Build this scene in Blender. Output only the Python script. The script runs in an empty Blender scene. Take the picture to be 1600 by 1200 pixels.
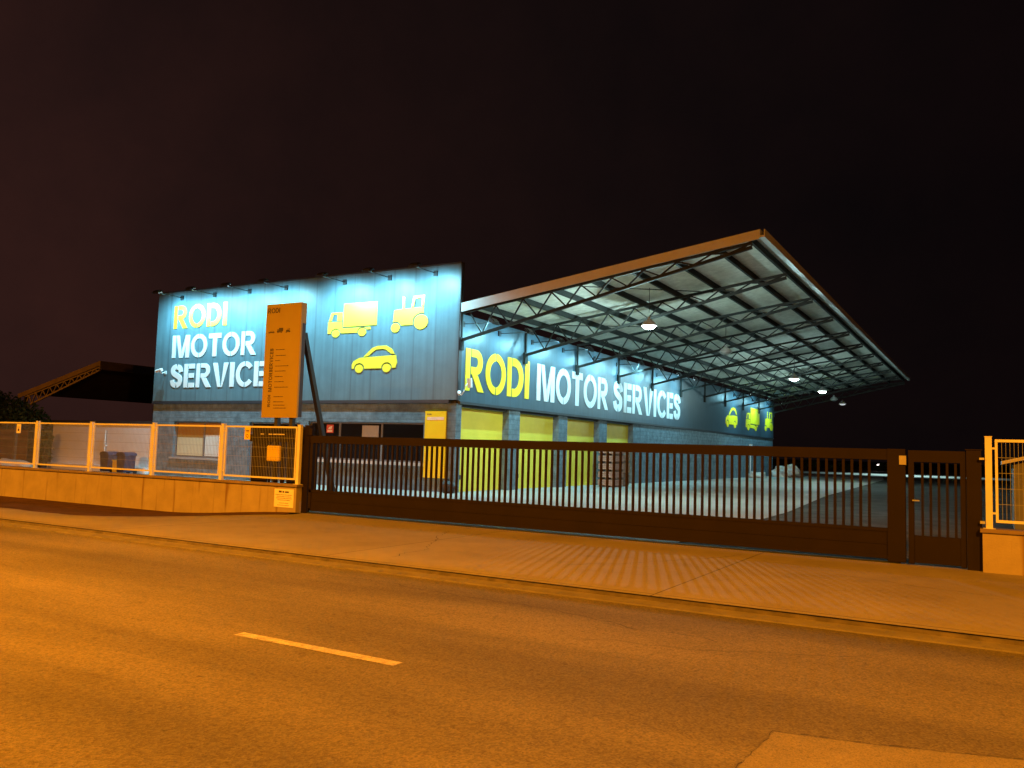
import bpy, bmesh, math, random
from mathutils import Vector, Matrix
random.seed(7)
sc = bpy.context.scene
COL = sc.collection
# ------------------------------------------------------------------ camera
cam_d = bpy.data.cameras.new('camera')
cam_d.sensor_width = 36.0; cam_d.lens = 36.0*1307.45/1600
cam_d.clip_start = 0.05; cam_d.clip_end = 3000
cam = bpy.data.objects.new('camera', cam_d); COL.objects.link(cam)
Rr = Vector((0.86668301, 0.49797461, 0.0296961)); Uu = Vector((0.01338966, -0.08272756, 0.99648225)); Ff = Vector((-0.49867954, 0.86323661, 0.07836628))
M4 = Matrix(((Rr.x, Uu.x, -Ff.x, 0), (Rr.y, Uu.y, -Ff.y, 0), (Rr.z, Uu.z, -Ff.z, 1.6), (0, 0, 0, 1)))
cam.matrix_world = M4
sc.camera = cam
sc.view_settings.view_transform = 'Standard'; sc.view_settings.look = 'None'
sc.view_settings.exposure = 0.0; sc.view_settings.gamma = 1.0
# ------------------------------------------------------------------ night sky
w = bpy.data.worlds.new('World'); sc.world = w; w.use_nodes = True
nt = w.node_tree; nt.nodes.clear()
wo = nt.nodes.new('ShaderNodeOutputWorld'); bg = nt.nodes.new('ShaderNodeBackground')
tc = nt.nodes.new('ShaderNodeTexCoord'); dt = nt.nodes.new('ShaderNodeVectorMath'); dt.operation = 'DOT_PRODUCT'
dt.inputs[1].default_value = (-0.97, 0.22, 0.08)
rp = nt.nodes.new('ShaderNodeValToRGB'); rp.color_ramp.interpolation = 'B_SPLINE'
e = rp.color_ramp.elements
e[0].position = 0.0; e[0].color = (0.0022, 0.0010, 0.0014, 1)
e[1].position = 1.0; e[1].color = (0.029, 0.0112, 0.0095, 1)
k = e.new(0.45); k.color = (0.0048, 0.0030, 0.0032, 1)
k = e.new(0.8); k.color = (0.0080, 0.0040, 0.0038, 1)
nt.links.new(tc.outputs['Generated'], dt.inputs[0]); nt.links.new(dt.outputs['Value'], rp.inputs[0])
cl = nt.nodes.new('ShaderNodeTexNoise'); cl.inputs['Scale'].default_value = 3.2; cl.inputs['Detail'].default_value = 7; cl.inputs['Roughness'].default_value = .62
cr = nt.nodes.new('ShaderNodeValToRGB'); cr.color_ramp.elements[0].position = .32; cr.color_ramp.elements[0].color = (.72, .78, .82, 1); cr.color_ramp.elements[1].position = .70; cr.color_ramp.elements[1].color = (1.3, 1.16, 1.08, 1)
cm = nt.nodes.new('ShaderNodeMix'); cm.data_type = 'RGBA'; cm.blend_type = 'MULTIPLY'; cm.inputs[0].default_value = 1
nt.links.new(tc.outputs['Generated'], cl.inputs['Vector']); nt.links.new(cl.outputs[0], cr.inputs[0]); nt.links.new(rp.outputs[0], cm.inputs[6]); nt.links.new(cr.outputs[0], cm.inputs[7])
nt.links.new(cm.outputs[2], bg.inputs[0]); bg.inputs[1].default_value = 1.0
nt.links.new(bg.outputs[0], wo.inputs[0])
# ------------------------------------------------------------------ lights of the place (powers)
SODIUM = (1.0, 0.315, 0.012)
LED = (0.31, 0.82, 1.0)
LEDW = (0.58, 0.93, 0.93)
P_WASH = 1020.0; P_SIDE = 540.0; P_PEND = 1500.0
# street lamps of the near pavement, behind and beside the photographer (outside the frame); the last is added, unseen, to light the left shed
for (x, y, z, p, cone, tx, ty_) in ((-12.0, 0.5, 8.5, 18500, 146, -12, 4.0), (5.5, -1.5, 8.5, 20000, 164, 2.5, 3.2), (-31.0, 0.5, 8.5, 21000, 146, -30, 4.5), (17.0, -1.5, 8.5, 13000, 150, 17, 3), (-76.0, 26.0, 8.5, 3200, 150, -74, 45)):
    l = bpy.data.lights.new('street_light', 'SPOT'); l.energy = p; l.color = SODIUM; l.spot_size = math.radians(cone); l.spot_blend = 1.0; l.shadow_soft_size = 0.16
    o = bpy.data.objects.new('street_light', l); o.location = (x, y, z); COL.objects.link(o)
    o.rotation_euler = (Vector((tx, ty_, 0))-Vector((x, y, z))).to_track_quat('-Z', 'Y').to_euler()

# ------------------------------------------------------------------ helpers
ORG = {}
def tag(o, label=None, cat=None, group=None, kind=None):
    if label: o['label'] = label
    if cat: o['category'] = cat
    if group: o['group'] = group
    if kind: o['kind'] = kind
    return o
def thing(name, label, cat, loc, group=None):
    o = bpy.data.objects.new(name, None); o.empty_display_size = 0.2; COL.objects.link(o); o.location = loc
    ORG[o.name] = Vector(loc); return tag(o, label, cat, group)
class MB:
    def __init__(s): s.bm = bmesh.new()
    def box(s, x0, x1, y0, y1, z0, z1):
        v = [s.bm.verts.new(p) for p in ((x0,y0,z0),(x1,y0,z0),(x1,y1,z0),(x0,y1,z0),(x0,y0,z1),(x1,y0,z1),(x1,y1,z1),(x0,y1,z1))]
        for f in ((0,3,2,1),(4,5,6,7),(0,1,5,4),(1,2,6,5),(2,3,7,6),(3,0,4,7)): s.bm.faces.new([v[i] for i in f])
        return s
    def bar(s, a, b, w, h=None, up=(0,0,1)):
        a = Vector(a); b = Vector(b); h = h or w; d = (b-a).normalized(); up = Vector(up)
        if abs(d.dot(up)) > .98: up = Vector((0,1,0))
        sx = d.cross(up).normalized()*w/2; sz = sx.normalized().cross(d)*h/2
        v = []
        for p in (a, b):
            for (i, j) in ((-1,-1),(1,-1),(1,1),(-1,1)): v.append(s.bm.verts.new(p+sx*i+sz*j))
        for f in ((3,2,1,0),(4,5,6,7),(0,1,5,4),(1,2,6,5),(2,3,7,6),(3,0,4,7)): s.bm.faces.new([v[i] for i in f])
        return s
    def tube(s, pts, r, n=8, caps=True):
        pts = [Vector(p) for p in pts]; rr = r if isinstance(r, (list, tuple)) else [r]*len(pts); rings = []
        for i, p in enumerate(pts):
            d = ((pts[min(i+1, len(pts)-1)]-pts[max(i-1, 0)])).normalized()
            up = Vector((0,0,1)) if abs(d.z) < .9 else Vector((0,1,0))
            sx = d.cross(up).normalized(); sy = sx.cross(d)
            rings.append([s.bm.verts.new(p+(sx*math.cos(2*math.pi*k/n)+sy*math.sin(2*math.pi*k/n))*rr[i]) for k in range(n)])
        for a, b in zip(rings, rings[1:]):
            for k in range(n): s.bm.faces.new((a[k], a[(k+1)%n], b[(k+1)%n], b[k]))
        if caps: s.bm.faces.new(rings[0][::-1]); s.bm.faces.new(rings[-1])
        return s
    def lathe(s, c, prof, n=24):
        c = Vector(c); rings = []
        for (r, z) in prof: rings.append([s.bm.verts.new(c+Vector((r*math.cos(2*math.pi*k/n), r*math.sin(2*math.pi*k/n), z))) for k in range(n)])
        for a, b in zip(rings, rings[1:]):
            for k in range(n): s.bm.faces.new((a[k], a[(k+1)%n], b[(k+1)%n], b[k]))
        return s
    def prism(s, poly, fm, t):
        # poly: 2D points; fm(u,v,t)->3D ; extruded from 0 to t
        a = [s.bm.verts.new(fm(u, v, 0)) for u, v in poly]; b = [s.bm.verts.new(fm(u, v, t)) for u, v in poly]; n = len(poly)
        s.bm.faces.new(a[::-1]); s.bm.faces.new(b)
        for i in range(n): s.bm.faces.new((a[i], a[(i+1)%n], b[(i+1)%n], b[i]))
        return s
    def quad(s, *p): s.bm.faces.new([s.bm.verts.new(q) for q in p]); return s
    def build(s, name, m, parent=None, bevel=0, smooth=False, org=None):
        bmesh.ops.recalc_face_normals(s.bm, faces=s.bm.faces)
        if bevel: bmesh.ops.bevel(s.bm, geom=list(s.bm.edges), offset=bevel, segments=1, affect='EDGES', profile=.5)
        po = ORG[parent.name] if parent else Vector((0,0,0))
        org = Vector(org) if org is not None else po
        bmesh.ops.translate(s.bm, verts=s.bm.verts, vec=-org)
        me = bpy.data.meshes.new(name); s.bm.to_mesh(me); s.bm.free()
        if smooth:
            for f in me.polygons: f.use_smooth = True
        me.materials.append(m)
        o = bpy.data.objects.new(name, me); COL.objects.link(o); o.location = org-po
        if parent: o.parent = parent
        ORG[o.name] = org
        return o
def structure(name, mb, m): return tag(mb.build(name, m), kind='structure')
def dup(o, parent, loc):
    c = o.copy(); COL.objects.link(c)
    if parent: c.parent = parent
    c.location = loc; return c
def copy_tree(o, parent=None):
    c = o.copy(); COL.objects.link(c); c.parent = parent
    for ch in list(o.children): copy_tree(ch, c)
    return c

# ------------------------------------------------------------------ materials
def N(nt, t, **kw):
    n = nt.nodes.new(t)
    for k_, v in kw.items(): setattr(n, k_, v)
    return n
def mat(name, col, rough=.6, metal=0., var=.15, vscale=3., bump=0., bscale=30., spec=.5, col2=None, stretch=(1,1,1), detail=6., extra=None):
    m = bpy.data.materials.new(name); m.use_nodes = True; t = m.node_tree; b = t.nodes['Principled BSDF']
    b.inputs['Roughness'].default_value = rough; b.inputs['Metallic'].default_value = metal; b.inputs['Specular IOR Level'].default_value = spec
    tc = N(t, 'ShaderNodeTexCoord'); mp = N(t, 'ShaderNodeMapping'); mp.inputs['Scale'].default_value = stretch
    t.links.new(tc.outputs['Object'], mp.inputs[0])
    no = N(t, 'ShaderNodeTexNoise'); no.inputs['Scale'].default_value = vscale; no.inputs['Detail'].default_value = detail; no.inputs['Roughness'].default_value = .6
    t.links.new(mp.outputs[0], no.inputs['Vector'])
    r = N(t, 'ShaderNodeValToRGB'); c2 = col2 or tuple(min(1, c*(1+var)) for c in col); c1 = col if col2 else tuple(c*(1-var) for c in col)
    r.color_ramp.elements[0].position = .3; r.color_ramp.elements[0].color = (*c1, 1); r.color_ramp.elements[1].position = .7; r.color_ramp.elements[1].color = (*c2, 1)
    t.links.new(no.outputs[0], r.inputs[0]); cur = r.outputs[0]; hgt = None
    if bump:
        n2 = N(t, 'ShaderNodeTexNoise'); n2.inputs['Scale'].default_value = bscale; n2.inputs['Detail'].default_value = 4
        t.links.new(mp.outputs[0], n2.inputs['Vector']); hgt = n2.outputs[0]
    if extra: cur, hgt = extra(t, b, tc, cur, hgt)
    t.links.new(cur, b.inputs['Base Color'])
    if hgt is not None:
        bp = N(t, 'ShaderNodeBump'); bp.inputs['Strength'].default_value = bump or .3; bp.inputs['Distance'].default_value = .02
        t.links.new(hgt, bp.inputs['Height']); t.links.new(bp.outputs[0], b.inputs['Normal'])
    return m
def mixc(t, fac, a, b, mode='MIX'):
    n = N(t, 'ShaderNodeMix', data_type='RGBA', blend_type=mode)
    if isinstance(fac, (int, float)): n.inputs[0].default_value = fac
    else: t.links.new(fac, n.inputs[0])
    for s, v in ((6, a), (7, b)):
        if isinstance(v, tuple): n.inputs[s].default_value = v
        else: t.links.new(v, n.inputs[s])
    return n.outputs[2]
def ramp(t, src, p0, p1, c0=(0,0,0,1), c1=(1,1,1,1)):
    r = N(t, 'ShaderNodeValToRGB'); r.color_ramp.elements[0].position = p0; r.color_ramp.elements[1].position = p1
    r.color_ramp.elements[0].color = c0; r.color_ramp.elements[1].color = c1; t.links.new(src, r.inputs[0]); return r.outputs[0]
def speck(scale, lo, hi, darkc, amount=.8):
    def f(t, b, tc, cur, hgt):
        v = N(t, 'ShaderNodeTexVoronoi'); v.inputs['Scale'].default_value = scale
        t.links.new(tc.outputs['Object'], v.inputs['Vector'])
        cur = mixc(t, amount, cur, ramp(t, v.outputs['Color'], .1, .9, (lo, lo, lo, 1), (hi, hi, hi, 1)), 'MULTIPLY')
        n = N(t, 'ShaderNodeTexNoise'); n.inputs['Scale'].default_value = scale*.28; n.inputs['Detail'].default_value = 5; n.inputs['Roughness'].default_value = .75
        t.links.new(tc.outputs['Object'], n.inputs['Vector'])
        cur = mixc(t, ramp(t, n.outputs[0], .56, .70), cur, darkc)
        if hgt is not None:
            a = N(t, 'ShaderNodeMath', operation='ADD'); t.links.new(hgt, a.inputs[0]); t.links.new(v.outputs['Distance'], a.inputs[1]); hgt = a.outputs[0]
        return cur, hgt
    return f
def emis(name, col, s):
    m = bpy.data.materials.new(name); m.use_nodes = True; b = m.node_tree.nodes['Principled BSDF']
    b.inputs['Base Color'].default_value = (.8, .8, .8, 1); b.inputs['Emission Color'].default_value = (*col, 1); b.inputs['Emission Strength'].default_value = s; return m

def joints(t, b, tc, cur, hgt):
    # sawn joints and old water stains of a cast concrete pavement
    br = N(t, 'ShaderNodeTexBrick'); br.offset = 0; br.inputs['Scale'].default_value = 1; br.inputs['Mortar Size'].default_value = .012; br.inputs['Mortar Smooth'].default_value = .3
    br.inputs['Brick Width'].default_value = 5.0; br.inputs['Row Height'].default_value = 7.0
    br.inputs['Color1'].default_value = (1, 1, 1, 1); br.inputs['Color2'].default_value = (.93, .93, .93, 1); br.inputs['Mortar'].default_value = (.35, .35, .35, 1)
    mp = N(t, 'ShaderNodeMapping'); mp.inputs['Location'].default_value = (3.4, -2.3, 0); t.links.new(tc.outputs['Object'], mp.inputs[0]); t.links.new(mp.outputs[0], br.inputs['Vector'])
    cur = mixc(t, 1., cur, br.outputs[0], 'MULTIPLY')
    n = N(t, 'ShaderNodeTexNoise'); n.inputs['Scale'].default_value = .6; n.inputs['Detail'].default_value = 8; n.inputs['Roughness'].default_value = .65
    t.links.new(tc.outputs['Object'], n.inputs['Vector'])
    cur = mixc(t, ramp(t, n.outputs[0], .52, .68, (0,0,0,1), (.5,.5,.5,1)), cur, (.13, .11, .09, 1))
    return cur, hgt
def ribs(axis, freq, amt=1.):
    def f(t, b, tc, cur, hgt):
        wv = N(t, 'ShaderNodeTexWave', wave_type='BANDS', bands_direction=axis, wave_profile='SAW'); wv.inputs['Scale'].default_value = freq; wv.inputs['Distortion'].default_value = 0
        t.links.new(tc.outputs['Object'], wv.inputs['Vector'])
        mp = N(t, 'ShaderNodeMapping'); mp.inputs['Scale'].default_value = (3.5, 3.5, .16); t.links.new(tc.outputs['Object'], mp.inputs[0])
        n = N(t, 'ShaderNodeTexNoise'); n.inputs['Scale'].default_value = 1.4; n.inputs['Detail'].default_value = 5; t.links.new(mp.outputs[0], n.inputs['Vector'])
        cur = mixc(t, 1., cur, ramp(t, n.outputs[0], .34, .70, (.86, .86, .86, 1), (1.08, 1.08, 1.08, 1)), 'MULTIPLY')
        return mixc(t, ramp(t, wv.outputs[0], .90, .98, (0,0,0,1), (.35*amt,.35*amt,.35*amt,1)), cur, (.03, .03, .035, 1)), (wv.outputs[0] if hgt is None else hgt)
    return f
def blocks(swap):
    # painted split-face blockwork: courses 0.2 m high with rough broken faces
    def f(t, b, tc, cur, hgt):
        sp = N(t, 'ShaderNodeSeparateXYZ'); cb = N(t, 'ShaderNodeCombineXYZ'); t.links.new(tc.outputs['Object'], sp.inputs[0])
        t.links.new(sp.outputs['Y' if swap else 'X'], cb.inputs[0]); t.links.new(sp.outputs['Z'], cb.inputs[1])
        br = N(t, 'ShaderNodeTexBrick'); br.inputs['Scale'].default_value = 1; br.inputs['Brick Width'].default_value = .4; br.inputs['Row Height'].default_value = .2; br.inputs['Mortar Size'].default_value = .012
        br.inputs['Color1'].default_value = (1, 1, 1, 1); br.inputs['Color2'].default_value = (.75, .75, .75, 1); br.inputs['Mortar'].default_value = (.0, .0, .0, 1)
        t.links.new(cb.outputs[0], br.inputs['Vector'])
        cur = mixc(t, .18, cur, br.outputs[0], 'MULTIPLY')
        a = N(t, 'ShaderNodeMath', operation='MULTIPLY'); t.links.new(br.outputs[0], a.inputs[0]); t.links.new(hgt, a.inputs[1])
        return cur, a.outputs[0]
    return f
def streaks(t, b, tc, cur, hgt):
    # dark rain streaks running down the rendered garden wall
    mp = N(t, 'ShaderNodeMapping'); mp.inputs['Scale'].default_value = (2.6, 1, .22); t.links.new(tc.outputs['Object'], mp.inputs[0])
    n = N(t, 'ShaderNodeTexNoise'); n.inputs['Scale'].default_value = 1.6; n.inputs['Detail'].default_value = 3; t.links.new(mp.outputs[0], n.inputs['Vector'])
    cur = mixc(t, ramp(t, n.outputs[0], .57, .70, (0,0,0,1), (.75,.75,.75,1)), cur, (.14, .07, .03, 1))
    return cur, hgt

def road_wear(t, b, tc, cur, hgt):
    cur, hgt = speck(75, .62, 1.32, (.085, .07, .045, 1))(t, b, tc, cur, hgt)
    mp = N(t, 'ShaderNodeMapping'); mp.inputs['Scale'].default_value = (.10, .75, 1); t.links.new(tc.outputs['Object'], mp.inputs[0])
    n = N(t, 'ShaderNodeTexNoise'); n.inputs['Scale'].default_value = 1.3; n.inputs['Detail'].default_value = 6; t.links.new(mp.outputs[0], n.inputs['Vector'])
    cur = mixc(t, 1., cur, ramp(t, n.outputs[0], .36, .66, (.72, .72, .72, 1), (1.15, 1.15, 1.15, 1)), 'MULTIPLY')
    n = N(t, 'ShaderNodeTexNoise'); n.inputs['Scale'].default_value = 2.2; n.inputs['Detail'].default_value = 9; n.inputs['Roughness'].default_value = .7; t.links.new(tc.outputs['Object'], n.inputs['Vector'])
    cur = mixc(t, ramp(t, n.outputs[0], .60, .72, (0, 0, 0, 1), (.45, .45, .45, 1)), cur, (.07, .055, .035, 1))
    return cur, hgt
asphalt = mat('asphalt', (.155, .135, .09), .85, var=.0, vscale=.35, bump=.6, bscale=80, spec=.2, col2=(.195, .17, .115), extra=road_wear)
patchm = mat('patch_asphalt', (.20, .175, .12), .85, vscale=2, bump=.4, bscale=110, spec=.2, extra=speck(130, .7, 1.25, (.06, .05, .04, 1)))
crackm = mat('crack_filler', (.03, .025, .02), .9)
walkm = mat('pavement_concrete', (.23, .205, .175), .85, vscale=1.2, bump=.3, bscale=60, spec=.2, col2=(.30, .27, .23), extra=joints)
gutterm = mat('gutter_concrete', (.17, .155, .13), .85, vscale=3, bump=.3, bscale=60, var=.2, spec=.2)
edgem = mat('pavement_edge', (.10, .085, .065), .9, vscale=6, var=.4)
dirtm = mat('dirt', (.085, .045, .022), .95, vscale=2.5, var=.4, bump=.8, bscale=25, spec=.1)
earthm = mat('dark_earth', (.035, .03, .024), .95, vscale=.5, var=.5, bump=.5, bscale=6, spec=.1)
yardm = mat('yard_concrete', (.34, .335, .31), .75, vscale=.25, bump=.15, bscale=40, spec=.3, col2=(.46, .45, .42))
gravelm = mat('yard_gravel', (.10, .098, .088), .95, vscale=1.2, var=.4, bump=1., bscale=14, spec=.15)
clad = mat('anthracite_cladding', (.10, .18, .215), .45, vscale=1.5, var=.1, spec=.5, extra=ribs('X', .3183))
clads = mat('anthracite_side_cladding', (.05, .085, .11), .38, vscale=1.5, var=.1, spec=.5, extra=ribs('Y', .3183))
trimm = mat('dark_trim', (.03, .032, .038), .5, var=.1)
blockf = mat('painted_blockwork', (.125, .175, .205), .75, vscale=3, var=.35, bump=1., bscale=7, spec=.3, extra=blocks(False))
blocks_ = mat('painted_side_blockwork', (.125, .175, .205), .75, vscale=3, var=.35, bump=1., bscale=7, spec=.3, extra=blocks(True))
yellowf = mat('yellow_gloss_letter', (.88, .70, .02), .42, var=.03, spec=1.0); yellowf.node_tree.nodes['Principled BSDF'].inputs['Coat Weight'].default_value = 1; yellowf.node_tree.nodes['Principled BSDF'].inputs['Coat Roughness'].default_value = .42
yellow = mat('yellow_letter', (.86, .66, .015), .4, var=.03)
whitel = mat('white_letter', (.72, .76, .77), .4, var=.03)
doorm = mat('yellow_door', (.76, .63, .06), .45, var=.07, vscale=1.3, extra=None)
signy = mat('yellow_sign', (.42, .31, .012), .45, var=.04, vscale=2)
signp = mat('yellow_wall_panel', (.80, .60, .01), .4, var=.03)
steel = mat('dark_steel', (.022, .026, .024), .75, spec=.2, metal=.0, var=.25, vscale=4)
lsteel = mat('galvanised_steel', (.5, .52, .52), .4, metal=.5, var=.15)
sheetm = mat('roof_sheet', (.68, .68, .60), .85, vscale=1, var=.06, bump=.5, spec=.1, extra=ribs('Y', 1.6, 1.))
fascm = mat('light_fascia', (.55, .55, .53), .4, var=.08, vscale=1.5)
gatem = mat('brown_gate_paint', (.012, .0075, .0065), .65, var=.15, vscale=2, spec=.15)
fencem = mat('cream_fence_paint', (.66, .66, .62), .5, var=.08, vscale=3)
wirem = mat('cream_wire', (.26, .27, .28), .6, var=.1)
wallm = mat('rendered_wall', (.34, .29, .21), .85, vscale=1.8, var=.14, bump=.25, bscale=35, spec=.2, extra=streaks)
copem = mat('wall_coping', (.20, .15, .11), .85, vscale=3, var=.25)
postr = mat('white_paint', (.75, .75, .73), .5, var=.06)
blackm = mat('black_plastic', (.02, .02, .022), .5, var=.1)
glassm = mat('dark_window_glass', (.012, .012, .014), .06, var=.1, spec=.6)
framem = mat('window_frame', (.16, .16, .16), .4, var=.1)
blindm = mat('pale_roller_blind', (.56, .53, .36), .55, var=.06, vscale=1)
blindw = mat('white_roller_blind', (.62, .68, .66), .55, var=.06)
reflo = mat('orange_reflection', (.30, .16, .04), .5, var=.1)  # orange reflection in the upper window glass, painted as colour
greyb = mat('grey_board', (.32, .32, .31), .6, var=.06)
redm = mat('red_sticker', (.6, .09, .06), .5)
paper = mat('paper', (.78, .74, .66), .6, var=.05)
inkm = mat('print_ink', (.06, .05, .045), .6)
inky = mat('sign_ink', (.05, .04, .03), .5)
woodm = mat('pallet_wood', (.40, .25, .20), .8, var=.25, vscale=5)
woodd = mat('dark_wood', (.17, .13, .10), .8, var=.3, vscale=5)
tarpm = mat('pale_tarp', (.55, .50, .45), .6, var=.12, vscale=3, bump=.6, bscale=5)
neiw = mat('neighbour_wall', (.74, .75, .76), .8, var=.08, vscale=1)
neir = mat('neighbour_roof', (.30, .22, .18), .7, var=.2, vscale=1)
neid = mat('neighbour_dark', (.03, .022, .018), .8, var=.3)
binm = mat('bin_plastic', (.035, .035, .075), .45, var=.1)
leafm = mat('leaves', (.035, .06, .018), .6, var=.0, vscale=1.5, col2=(.085, .12, .04), spec=.3)
barkm = mat('bark', (.08, .055, .035), .9, var=.3)
paintw = mat('worn_road_paint', (.34, .31, .25), .8, vscale=14, spec=.2, bump=.4, bscale=90, col2=(.56, .53, .47), extra=speck(75, .7, 1.2, (.16, .14, .10, 1)))
lampw = emis('lamp_lens', (.75, .97, 1.0), 12); bulb = emis('bulb_glow', (.85, 1.0, .97), 40); farl = emis('far_lamp', (1, .85, .8), 20)
offl = mat('unlit_lens', (.25, .27, .27), .3)

YG, YB, XS, XO = 14.6, 25.04, -16.77, -6.02
def fm_front(y):   # on a plane facing the road
    return lambda u, v, t: (u, y-t, v)
def fm_side(x):    # on a plane facing the yard
    return lambda u, v, t: (x+t, u, v)

# ------------------------------------------------------------------ ground
def sm(a): a = max(0, min(1, a)); return a*a*(3-2*a)
def zs(x, y): return -.25*sm((-13.6-x)/5)*sm((y-9.4)/4)
def grid(xs, ys, f):
    mb = MB(); V = [[mb.bm.verts.new((x, y, f(x, y))) for x in xs] for y in ys]
    for j in range(len(ys)-1):
        for i in range(len(xs)-1): mb.bm.faces.new((V[j][i], V[j][i+1], V[j+1][i+1], V[j+1][i]))
    return mb
structure('ground', MB().quad((-900,-500,-.36), (900,-500,-.36), (900,1400,-.36), (-900,1400,-.36)), earthm)
structure('road', MB().quad((-120,-9,-.06), (90,-9,-.06), (90,8.80,-.06), (-120,8.80,-.06)), asphalt)
structure('gutter', MB().box(-120, 90, 8.80, 9.10, -.3, -.045), gutterm)
structure('kerb', MB().box(-120, 90, 9.10, 9.16, -.3, -.012), edgem)
xs = [-120, -60, -40, -30, -25]+[-22+.5*i for i in range(20)]+[-12, -8, 0, 20, 90]; ys = [9.16+.5*i for i in range(12)]+[14.95]
structure('pavement', grid(xs, ys, zs), walkm)
# dirt verge between the pavement and the garden wall, with a curved edge
mb = MB(); lo = []; hi = []
for i in range(61):
    x = -40+i*(26.2/60); ye = 10.9+.25*math.sin(x*.9)+(2.9*sm((x+17.5)/3.6) if x > -17.5 else 0)+.1*math.sin(x*3.1)
    ye = min(ye, 14.3)
    row = [mb.bm.verts.new((x, ye+(14.42-ye)*t, zs(x, ye+(14.42-ye)*t)+.006+.03*math.sin(t*3.14))) for t in (0, .25, .5, .75, 1)]
    lo.append(row)
for a, b in zip(lo, lo[1:]):
    for k_ in range(4): mb.bm.faces.new((a[k_], b[k_], b[k_+1], a[k_+1]))
structure('dirt_verge', mb, dirtm)
structure('yard', MB().quad((-60,14.95,-.02), (60,14.95,-.02), (60,160,-.02), (-60,160,-.02)), gravelm)
mb = MB(); vs = [(-33.6,14.95,0), (-5.05,14.95,0), (-5.35,25.9,0), (-6.4,38.7,0), (-8.1,77,0), (-9.8,92,0), (-36,92,0)]
mb.bm.faces.new([mb.bm.verts.new(v) for v in vs]); structure('yard_slab', mb, yardm)
structure('far_lit_ground', MB().quad((-40,93,-.012), (40,99,-.012), (40,122,-.012), (-40,116,-.012)), yardm)  # pale strip stands in for distant ground lit by a lamp
# centre line dash and next ones along the road
def dash(x0, x1, lab):
    o = MB().quad((x0,5.20,-.056), (x1,5.20,-.056), (x1,5.32,-.056), (x0,5.32,-.056)).build('road_marking', paintw)
    return tag(o, kind='structure')
dash(-5.70, -3.97, '')
# patched rectangle of newer asphalt with a cracked border
mb = MB(); pp = [(-1.19,4.0), (-1.21,4.66), (-1.18,5.34), (-.65,5.44), (.12,5.67), (2.6,5.85), (2.6,3.2), (-1.1,3.2)]
mb.bm.faces.new([mb.bm.verts.new((x, y, -.055)) for x, y in pp]); structure('road_patch', mb, patchm)
mb = MB(); prev = None; pts = []
for (a, b) in zip(pp[:5], pp[1:6]):
    for s in range(14):
        t = s/14; pts.append((a[0]+(b[0]-a[0])*t+random.uniform(-.012,.012), a[1]+(b[1]-a[1])*t+random.uniform(-.012,.012)))
for a, b in zip(pts, pts[1:]):
    wd = random.choice([.002, .004, .008, .012])
    mb.quad((a[0], a[1], -.051), (b[0], b[1], -.051), (b[0]-wd*.7, b[1]+wd, -.051), (a[0]-wd*.7, a[1]+wd, -.051))
structure('road_crack', mb, crackm)

def crack(x, y, dx, dy, n, z, wmax, seed):
    rr = random.Random(seed); mb = MB(); p = Vector((x, y, 0)); d = Vector((dx, dy, 0)); wa = .002
    for i in range(n):
        q = p+d*rr.uniform(.06, .12)+Vector((-d.y, d.x, 0))*rr.uniform(-.05, .05); wb = rr.uniform(.002, wmax); nn = Vector((-d.y, d.x, 0))
        zz = lambda v: z if z < 0 else zs(v.x, v.y)+z
        a, b, c, e_ = p-nn*wa, p+nn*wa, q+nn*wb, q-nn*wb
        mb.quad(*[(v.x, v.y, zz(v)) for v in (a, e_, c, b)]); p, wa = q, wb
    return mb
for i, (x, y, dx, dy, n, z, wm) in enumerate([(-7.5, 8.2, .98, -.15, 60, -.0545, .008), (-3.2, 6.9, .9, .25, 30, -.0545, .006), (-9.2, 13.6, .35, -.94, 46, .004, .007), (-3.6, 13.9, -.5, -.87, 40, .004, .006), (-1.9, 12.6, .93, -.3, 22, .004, .006)]):
    structure('ground_crack', crack(x, y, dx, dy, n, z, wm, i), crackm)
# ------------------------------------------------------------------ stencil lettering
G = .055
def arc(cx, cy, rx, ry, a0, a1, n=14):
    return [(cx+rx*math.cos(math.radians(a0+(a1-a0)*i/n)), cy+ry*math.sin(math.radians(a0+(a1-a0)*i/n))) for i in range(n+1)]
def ring(cx, cy, rx, ry, s, a0, a1, n=16): return arc(cx, cy, rx, ry, a0, a1, n)+arc(cx, cy, rx-s, ry-s*.93, a1, a0, n)
def strip(pts, w):
    L = []; R_ = []
    for i, p in enumerate(pts):
        a = pts[max(i-1, 0)]; b = pts[min(i+1, len(pts)-1)]; dx, dy = b[0]-a[0], b[1]-a[1]; l = math.hypot(dx, dy)
        L.append((p[0]-dy/l*w, p[1]+dx/l*w)); R_.append((p[0]+dy/l*w, p[1]-dx/l*w))
    return L+R_[::-1]
def spline(P, n=6):
    out = []
    for i in range(len(P)-1):
        p0, p1, p2, p3 = P[max(i-1,0)], P[i], P[i+1], P[min(i+2, len(P)-1)]
        for k_ in range(n):
            t = k_/n
            out.append(tuple(.5*((2*p1[c])+(-p0[c]+p2[c])*t+(2*p0[c]-5*p1[c]+4*p2[c]-p3[c])*t*t+(-p0[c]+3*p1[c]-3*p2[c]+p3[c])*t**3) for c in (0,1)))
    return out+[P[-1]]
def rect(x0, x1, y0, y1): return [(x0,y0), (x1,y0), (x1,y1), (x0,y1)]
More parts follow.
